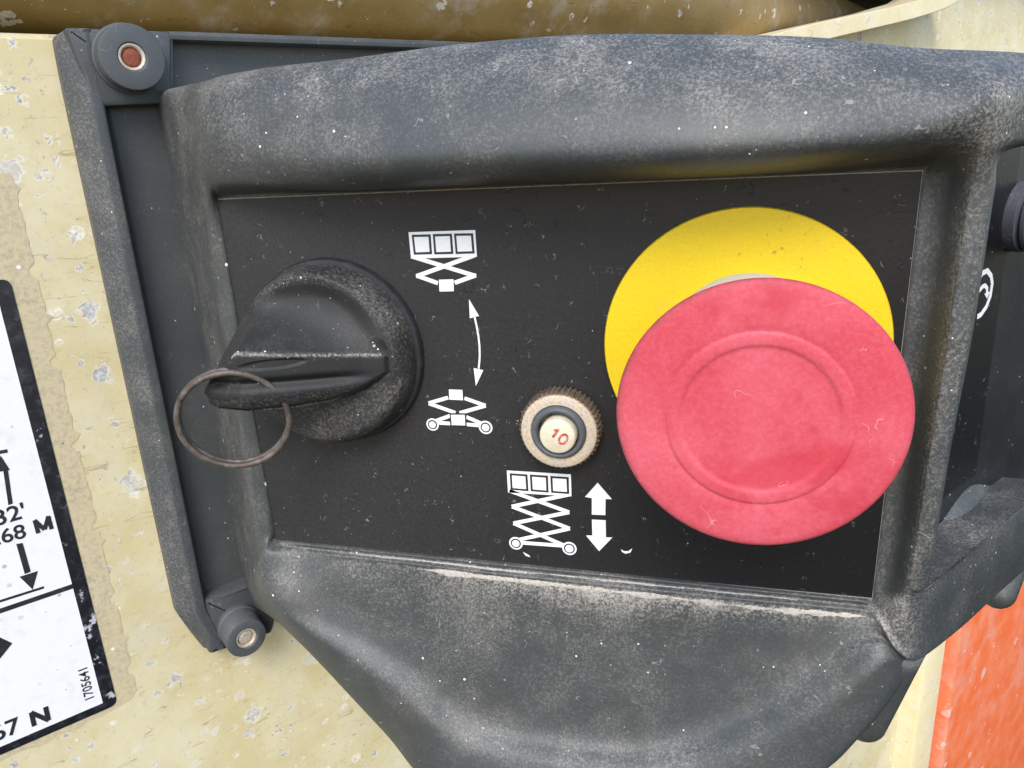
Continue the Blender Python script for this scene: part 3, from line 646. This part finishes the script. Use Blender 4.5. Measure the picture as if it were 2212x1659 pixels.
# -- printed label with pictograms
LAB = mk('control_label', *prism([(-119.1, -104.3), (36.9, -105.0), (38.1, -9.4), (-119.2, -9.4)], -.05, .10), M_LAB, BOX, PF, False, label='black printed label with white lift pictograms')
x0, y0, x1, y1 = -119.15, -104.6, 37.4, -9.4
v, f = join(stroke([(-119.1, -104.3), (36.9, -105.0), (38.1, -9.4), (-119.2, -9.4), (-119.1, -104.3)], .28, .09, .14))
mk('edge_line', v, f, flat('edge_dust', (.26, .25, .22), .7, .6, 600, (.06, .06, .06)), LAB, PF, False)
a0, a1, b1, c1 = .08, .16, .22, .28
def pane(q, w=.55):
    q = [np.array(p[:2]) for p in q]; c = sum(q) / 4
    return prism([tuple(p) for p in q], a1, b1), prism([tuple(c + (p - c) * (1 - w / np.linalg.norm(p - c) * 1.4)) for p in q], b1, c1)
def icon(white, black, top):
    v, f = join(*white, *black, *top)
    o = mk('pictogram', v, f, M_WHITE, LAB, PF, False)
    o.data.materials.append(M_PBLK)
    nW = sum(len(q[1]) for q in white); nB = sum(len(q[1]) for q in black)
    for i, p in enumerate(o.data.polygons):
        if nW <= i < nW + nB: p.material_index = 1
    return o
WS = 1.0
# raised basket over half a scissor
w = [prism([(-69.6, -18.61, 0), (-53.33, -18.51, 0), (-53.33, -24.58, 0), (-69.59, -24.77, 0)], a0, a1)]
for st in ([(-69.13, -24.32, 0), (-53.91, -29.04, 0)], [(-53.77, -24.19, 0), (-68.68, -28.96, 0)], [(-68.66, -28.76, 0), (-63.42, -30.64, 0)], [(-53.9, -28.84, 0), (-59.23, -30.58, 0)]): w.append(stroke(st, WS, a0, a1))
w.append(prism([(-63.07, -29.8, 0), (-59.44, -29.76, 0), (-59.6, -32.57, 0), (-63.18, -32.62, 0)], a0, a1))
bk, tp = [], []
for q in ([(-68.87, -19.2, 0), (-64.18, -19.21, 0), (-64.22, -23.79, 0), (-68.77, -23.85, 0)], [(-63.64, -19.19, 0), (-58.95, -19.18, 0), (-58.96, -23.82, 0), (-63.65, -23.87, 0)], [(-58.45, -19.16, 0), (-53.87, -19.21, 0), (-53.81, -23.81, 0), (-58.42, -23.86, 0)]):
    a, b = pane(q); bk.append(a); tp.append(b)
icon(w, bk, tp)
# curved double arrow
icon([stroke([(-54.93, -38.65, 0), (-54.55, -40.98, 0), (-54.3, -43.33, 0), (-54.19, -45.7, 0), (-54.29, -48.09, 0), (-54.51, -49.82, 0), (-54.8, -51.48, 0)], .45, a0, a1), prism([(-55.99, -34.48, 0), (-53.8, -38.51, 0), (-56.12, -39.05, 0)], a0, a1), prism([(-56.05, -51.34, 0), (-53.65, -51.84, 0), (-55.81, -55.88, 0)], a0, a1)], [], [])
# lowered half with wheels
w = [prism([(-62.85, -56.97, 0), (-59.36, -57.01, 0), (-59.38, -59.69, 0), (-62.96, -59.63, 0)], a0, a1)]
for st in ([(-63.24, -59.13, 0), (-68.47, -60.75, 0)], [(-68.48, -60.83, 0), (-61.62, -63.05, 0)], [(-58.98, -59.14, 0), (-53.69, -60.89, 0)], [(-53.69, -60.89, 0), (-60.54, -63.08, 0)], [(-63.13, -63.91, 0), (-67.29, -65.54, 0)], [(-58.89, -64.03, 0), (-54.66, -65.75, 0)], [(-66.95, -65.9, 0), (-63.12, -65.96, 0)], [(-58.97, -66, 0), (-54.69, -66.19, 0)]): w.append(stroke(st, WS * .95, a0, a1))
w.append(disc((-67.96, -66.42, 0), 1.65, a0, a1)); w.append(disc((-54.04, -66.59, 0), 1.75, a0, a1))
bk = [prism([(-63.15, -63.18, 0), (-58.81, -63.02, 0), (-58.94, -66.59, 0), (-63.25, -66.7, 0)], a1, b1), disc((-67.96, -66.42, 0), 1.22, a1, b1), disc((-54.04, -66.59, 0), 1.3, a1, b1)]
tp = [prism([(-62.82, -63.57, 0), (-59.2, -63.43, 0), (-59.27, -66.24, 0), (-62.82, -66.31, 0)], b1, c1), disc((-67.96, -66.42, 0), .9, b1, c1), disc((-54.04, -66.59, 0), .97, b1, c1)]
icon(w, bk, tp)
# whole lift
w = [prism([(-49.28, -77.88, 0), (-33.06, -77.95, 0), (-33.1, -83.85, 0), (-49.3, -83.94, 0)], a0, a1)]
for st in ([(-48.88, -83.43, 0), (-33.81, -88.27, 0)], [(-33.37, -83.31, 0), (-48.52, -87.78, 0)], [(-48.52, -87.78, 0), (-33.81, -92.8, 0)], [(-33.81, -88.27, 0), (-48.36, -92.51, 0)], [(-48.36, -92.51, 0), (-34.27, -98.15, 0)], [(-33.81, -92.8, 0), (-47.71, -97.28, 0)], [(-47.44, -97.92, 0), (-34.85, -97.81, 0)]): w.append(stroke(st, WS, a0, a1))
w.append(disc((-48.03, -98.21, 0), 1.8, a0, a1)); w.append(disc((-34.07, -98.43, 0), 1.85, a0, a1))
bk = [disc((-48.03, -98.21, 0), 1.35, a1, b1), disc((-34.07, -98.43, 0), 1.4, a1, b1)]
tp = [disc((-48.03, -98.21, 0), 1.0, b1, c1), disc((-34.07, -98.43, 0), 1.05, b1, c1)]
for q in ([(-48.55, -78.56, 0), (-44.01, -78.62, 0), (-43.96, -83.16, 0), (-48.56, -83.09, 0)], [(-43.39, -78.61, 0), (-38.82, -78.64, 0), (-38.83, -83.19, 0), (-43.34, -83.12, 0)], [(-38.22, -78.67, 0), (-33.63, -78.69, 0), (-33.63, -83.23, 0), (-38.16, -83.17, 0)]):
    a, b = pane(q); bk.append(a); tp.append(b)
icon(w, bk, tp)
icon([prism([(-26.53, -79.77, 0), (-23.13, -83.92, 0), (-24.67, -83.97, 0), (-24.8, -88.36, 0), (-28.15, -88.47, 0), (-28.05, -83.96, 0), (-29.72, -83.77, 0)], a0, a1)], [], [])
icon([prism([(-28.16, -89.82, 0), (-24.74, -89.77, 0), (-24.76, -94.47, 0), (-23.16, -94.39, 0), (-26.52, -98.49, 0), (-29.73, -94.41, 0), (-28.14, -94.25, 0)], a0, a1)], [], [])

# nicks that show white through the print
mk('worn_spot', *prism([(-21.13, -97.49, 0), (-20.33, -97.93, 0), (-19.3, -97.84, 0), (-18.27, -96.97, 0), (-18.74, -98.17, 0), (-19.88, -98.6, 0), (-20.79, -98.23, 0)], .09, .15), M_WHITE, LAB, PF, False)
mk('worn_spot', *prism([(-46.27, -100.6, 0), (-44.83, -101.27, 0), (-44.37, -101.9, 0), (-45.58, -101.61, 0)], .09, .15), M_WHITE, LAB, PF, False)

# -- emergency stop
yc = (5.84, -45.17); bc = (7.7, -47.9)
ES = mk('emergency_stop', *lathe([(17.7, .1), (17.7, 8.5), (17.1, 9.6), (16, 10), (13, 10.2), (11, 11), (10.6, 31), (.01, 31)], (7, -46.4, 0), 72), M_COLLAR, BOX, PF, True, sharp=45, label='faded red mushroom button on a yellow disc')
v, f = lathe([(30, .1), (30, 1.2), (29.8, 1.5), (.01, 1.5)], (*yc, 0), 128)
mk('yellow_disc', v, f, M_YEL, ES, PF, True, sharp=40)
prof = [(9, 25), (14, 28), (19, 32.0), (22.4, 35.0), (24.1, 36.6), (24.55, 37.3), (24.6, 37.8), (24.35, 38.2), (23.8, 38.5), (22.8, 38.65), (20, 38.85), (17.4, 38.98), (16.4, 38.95), (16.0, 38.85), (15.8, 38.87), (15.6, 39.05), (15.2, 39.15), (14.0, 39.15), (13.55, 39.12), (13.3, 38.95), (13.0, 38.82), (12.6, 38.8), (6, 38.9), (.01, 38.95)]
v, f = lathe(prof, (*bc, 0), 128)
dd = []
for i, (r, z) in enumerate(prof):
    for k in range(128):
        a = 2 * math.pi * k / 128
        e = max(0, (r - 23.4) / 1.4) if z > 37 else .6
        dd.append(min(1, e * (.25 + .75 * max(0, math.cos(a - math.radians(140))) + .3 * max(0, math.cos(a - math.radians(255))))))
mk('button_cap', v, f, M_RED, ES, PF, True, dust=dd)

# -- circuit breaker
cbx = (-34.57, -64.76, 2)
CB = mk('circuit_breaker', *lathe([(9.05, 5.2), (8.9, 5.75), (8.5, 6.0), (6.7, 5.9), (6.4, 5.4), (6.4, 2.0), (.01, 2.0)], (cbx[0], cbx[1], 0), 96, caps=False), M_NUT, BOX, PF, True, sharp=40, label='push-to-reset breaker with cream button marked 10 in a knurled nut')
mk('knurled_edge', *lathe([(9.3, .1), (9.7, .6), (9.7, 4.6), (9.3, 5.3), (8.8, 5.5)], (cbx[0], cbx[1], 0), 288,
     rfun=lambda r, z, a, k: r - (.42 if (k // 3) % 2 and r > 8.9 else 0), caps=False), M_KNURL, CB, PF, True, sharp=35)
tor = [(6.5, 4.6), (6.45, 6.0), (6.1, 6.9), (5.6, 7.1), (5.1, 6.8), (4.85, 6.0), (4.8, 2.5)]
mk('boot', *lathe(tor, (cbx[0], cbx[1], 0), 72, caps=False), M_BOOT, CB, PF)
v, f = lathe([(4.3, 2.1), (4.3, 7.4), (4.1, 7.9), (3.8, 8.1), (.01, 8.15)], (cbx[0] + .15, cbx[1] - .3, 0), 64)
mk('push_button', v, f, M_CREAM, CB, PF, True, sharp=50)
ec, eu, ed = (np.array(p[:2]) for p in ((-33, -65.48, 8.2), (-32.25, -64.43, 8.2), (-32.33, -66.01, 8.2)))
ell = [tuple(ec + (eu - ec) * math.sin(2 * math.pi * k / 24) + (ed - ec) * math.cos(2 * math.pi * k / 24)) for k in range(25)]
v, f = join(stroke(ell, .5, 8.05, 8.3), stroke([(-35.47, -65.17, 8.2), (-33.99, -63.12, 8.2)], .55, 8.05, 8.3), stroke([(-33.97, -63.18, 8.2), (-35.08, -63.4, 8.2)], .45, 8.05, 8.3))
mk('numeral', v, f, M_RED0, CB, PF, False)

# -- key switch knob
kc = (-92.2, -47.9); KR = 22.3
bl = [(18.3, 2.4), (6, 4.4), (-2.5, 5.7), (-10.8, 6.7), (-18.0, 1.0), (-20.6, -2.6), (-20.6, -6.0), (-18.8, -7.2), (-10, -7.8), (-1.4, -8.0), (5.8, -7.6), (12, -5.8), (18.3, -2.5)]
def sdist(px, py, poly):
    d = 1e9; inside = False; n_ = len(poly)
    for i in range(n_):
        ax, ay = poly[i]; bx, by = poly[(i + 1) % n_]
        ex, ey = bx - ax, by - ay; t = max(0, min(1, ((px - ax) * ex + (py - ay) * ey) / (ex * ex + ey * ey)))
        d = min(d, math.hypot(px - ax - t * ex, py - ay - t * ey))
        if (ay > py) != (by > py) and px < (bx - ax) * (py - ay) / (by - ay) + ax: inside = not inside
    return -d if inside else d
def sst(a, b, x):
    t = max(0, min(1, (x - a) / (b - a))); return t * t * (3 - 2 * t)
def ktop(X): return float(np.interp(X, [-21, -11, -2.5, 6.2, 13, 18.3], [26.2, 26, 22, 17, 12.6, 9.6]))
def kz(X, Y):
    r = math.hypot(X, Y)
    body = float(np.interp(X, [-23, -12, 0, 12, 23], [9.6, 10.2, 10.6, 10.0, 9.0]))
    c_ = (-.55 * X + .85 * Y) / max(r, .01); rb = 18.9 + 1.8 * sst(-.2, .8, c_)
    if r > rb: body -= (body - 3.0) * (1 - math.sqrt(max(0, 1 - ((r - rb) / (22.31 - rb)) ** 2)))
    yr = float(np.interp(X, [-20.6, -18, -10.8, 18.3], [-2.6, 1, 6.7, 2.4]))
    zt_ = ktop(X); d = sdist(X, Y, bl)
    if d < 0:
        z = zt_ - .9 * (1 - sst(0, 1.0, -d)) * (1 if Y < yr - 1 else .45)
        g = (Y + 1.6 + .05 * X); z -= 1.5 * math.exp(-(g / 1.1) ** 2) * sst(16, 6, X) * sst(0, 1.5, -d)
        if Y < -3.4: z -= .11 * (Y + 3.4) ** 2
        # oval recess pressed into the upper flat
        q = ((X + 4) / 6.5) ** 2 + ((Y - 3.2) / 1.1) ** 2
        z -= .5 * (1 - sst(.6, 1.2, q))
    else:
        if Y > yr - .5 and X < 18.3:
            t = d / 13.0; z = body - 1.2 + (zt_ - .4 - body + 1.2) * max(0, 1 - t) ** 2.6 if t < 1 else body - 1.2
            z = max(z, body - 1.2) if r < rb else min(z, max(body, zt_ - 3.2 * d)) if z > body else body
            if r < rb: z += 1.2 * sst(rb - 5, rb, r) * sst(0, 4, d)
        else:
            z = max(body, zt_ - 1.6 - 5.5 * d)
    return z
rings, seg = 120, 320
v, f = [], []
for i in range(rings + 1):
    r = KR * (1 - i / rings) if i < rings else .02
    for k in range(seg):
        a = 2 * math.pi * k / seg; X, Y = r * math.cos(a), r * math.sin(a)
        v.append((kc[0] + X, kc[1] + Y, kz(X, Y)))
v2 = [(kc[0] + 22.5 * math.cos(2 * math.pi * k / seg), kc[1] + 22.5 * math.sin(2 * math.pi * k / seg), .3) for k in range(seg)]
v = v2 + v
for i in range(rings + 1):
    for k in range(seg):
        a = i * seg + k; b = i * seg + (k + 1) % seg; f.append((a, b, b + seg, a + seg))
dk = []
for p in v:
    X, Y = p[0] - kc[0], p[1] - kc[1]; r = math.hypot(X, Y); d = sdist(X, Y, bl) if r < 23.1 else 5
    s_ = .5 * sst(18.3, 20, r) * sst(-.4, .8, (X * .5 + Y) / 23)
    s_ += .9 * math.exp(-((Y - float(np.interp(X, [-20.6, -18, -10.8, 18.3], [-2.6, 1, 6.7, 2.4])) + .3) / .55) ** 2) * (1 if -12 < X < 17 else 0)
    s_ += .42 * sst(-2, -5.5, Y) * (1 if r < 21 else .4)
    dk.append(min(1, s_))
KN = mk('key_switch_knob', v, f, M_KNOB, BOX, PF, True, dust=dk, label='black selector knob with a thick grip bar')
v, f = lathe([(23.5, .1), (23.5, 1.5), (23.1, 2.0), (21.5, 2.1)], (kc[0] + .2, kc[1] + .3, 0), 120, caps=False)
mk('collar', v, f, M_PBLK, KN, PF, True, sharp=45)

# ================================================================== key ring through the grip
rc = np.array((-107.04, -57.51, 24.5)); RR = 12.3
u = np.array([.905, .02, -.42]); u /= np.linalg.norm(u)
w_ = np.array([-.13, .97, .26]); w_ -= (w_ @ u) * u; w_ /= np.linalg.norm(w_)
nn = np.cross(u, w_)
pts = []
for k in range(2 * 96):
    a = 2 * math.pi * k / 96; lift = .78 * math.tanh((k - 96) / 9)
    pts.append(tuple(rc + u * math.cos(a + 2.6) * RR + w_ * math.sin(a + 2.6) * RR + nn * lift))
v, f = tube(pts, .72, 14)
KRG = mk('key_ring', v, f, M_RING, org=V(tuple(rc)))
KRG['label'] = 'rusty steel split ring hanging through the knob grip'; KRG['category'] = 'key ring'
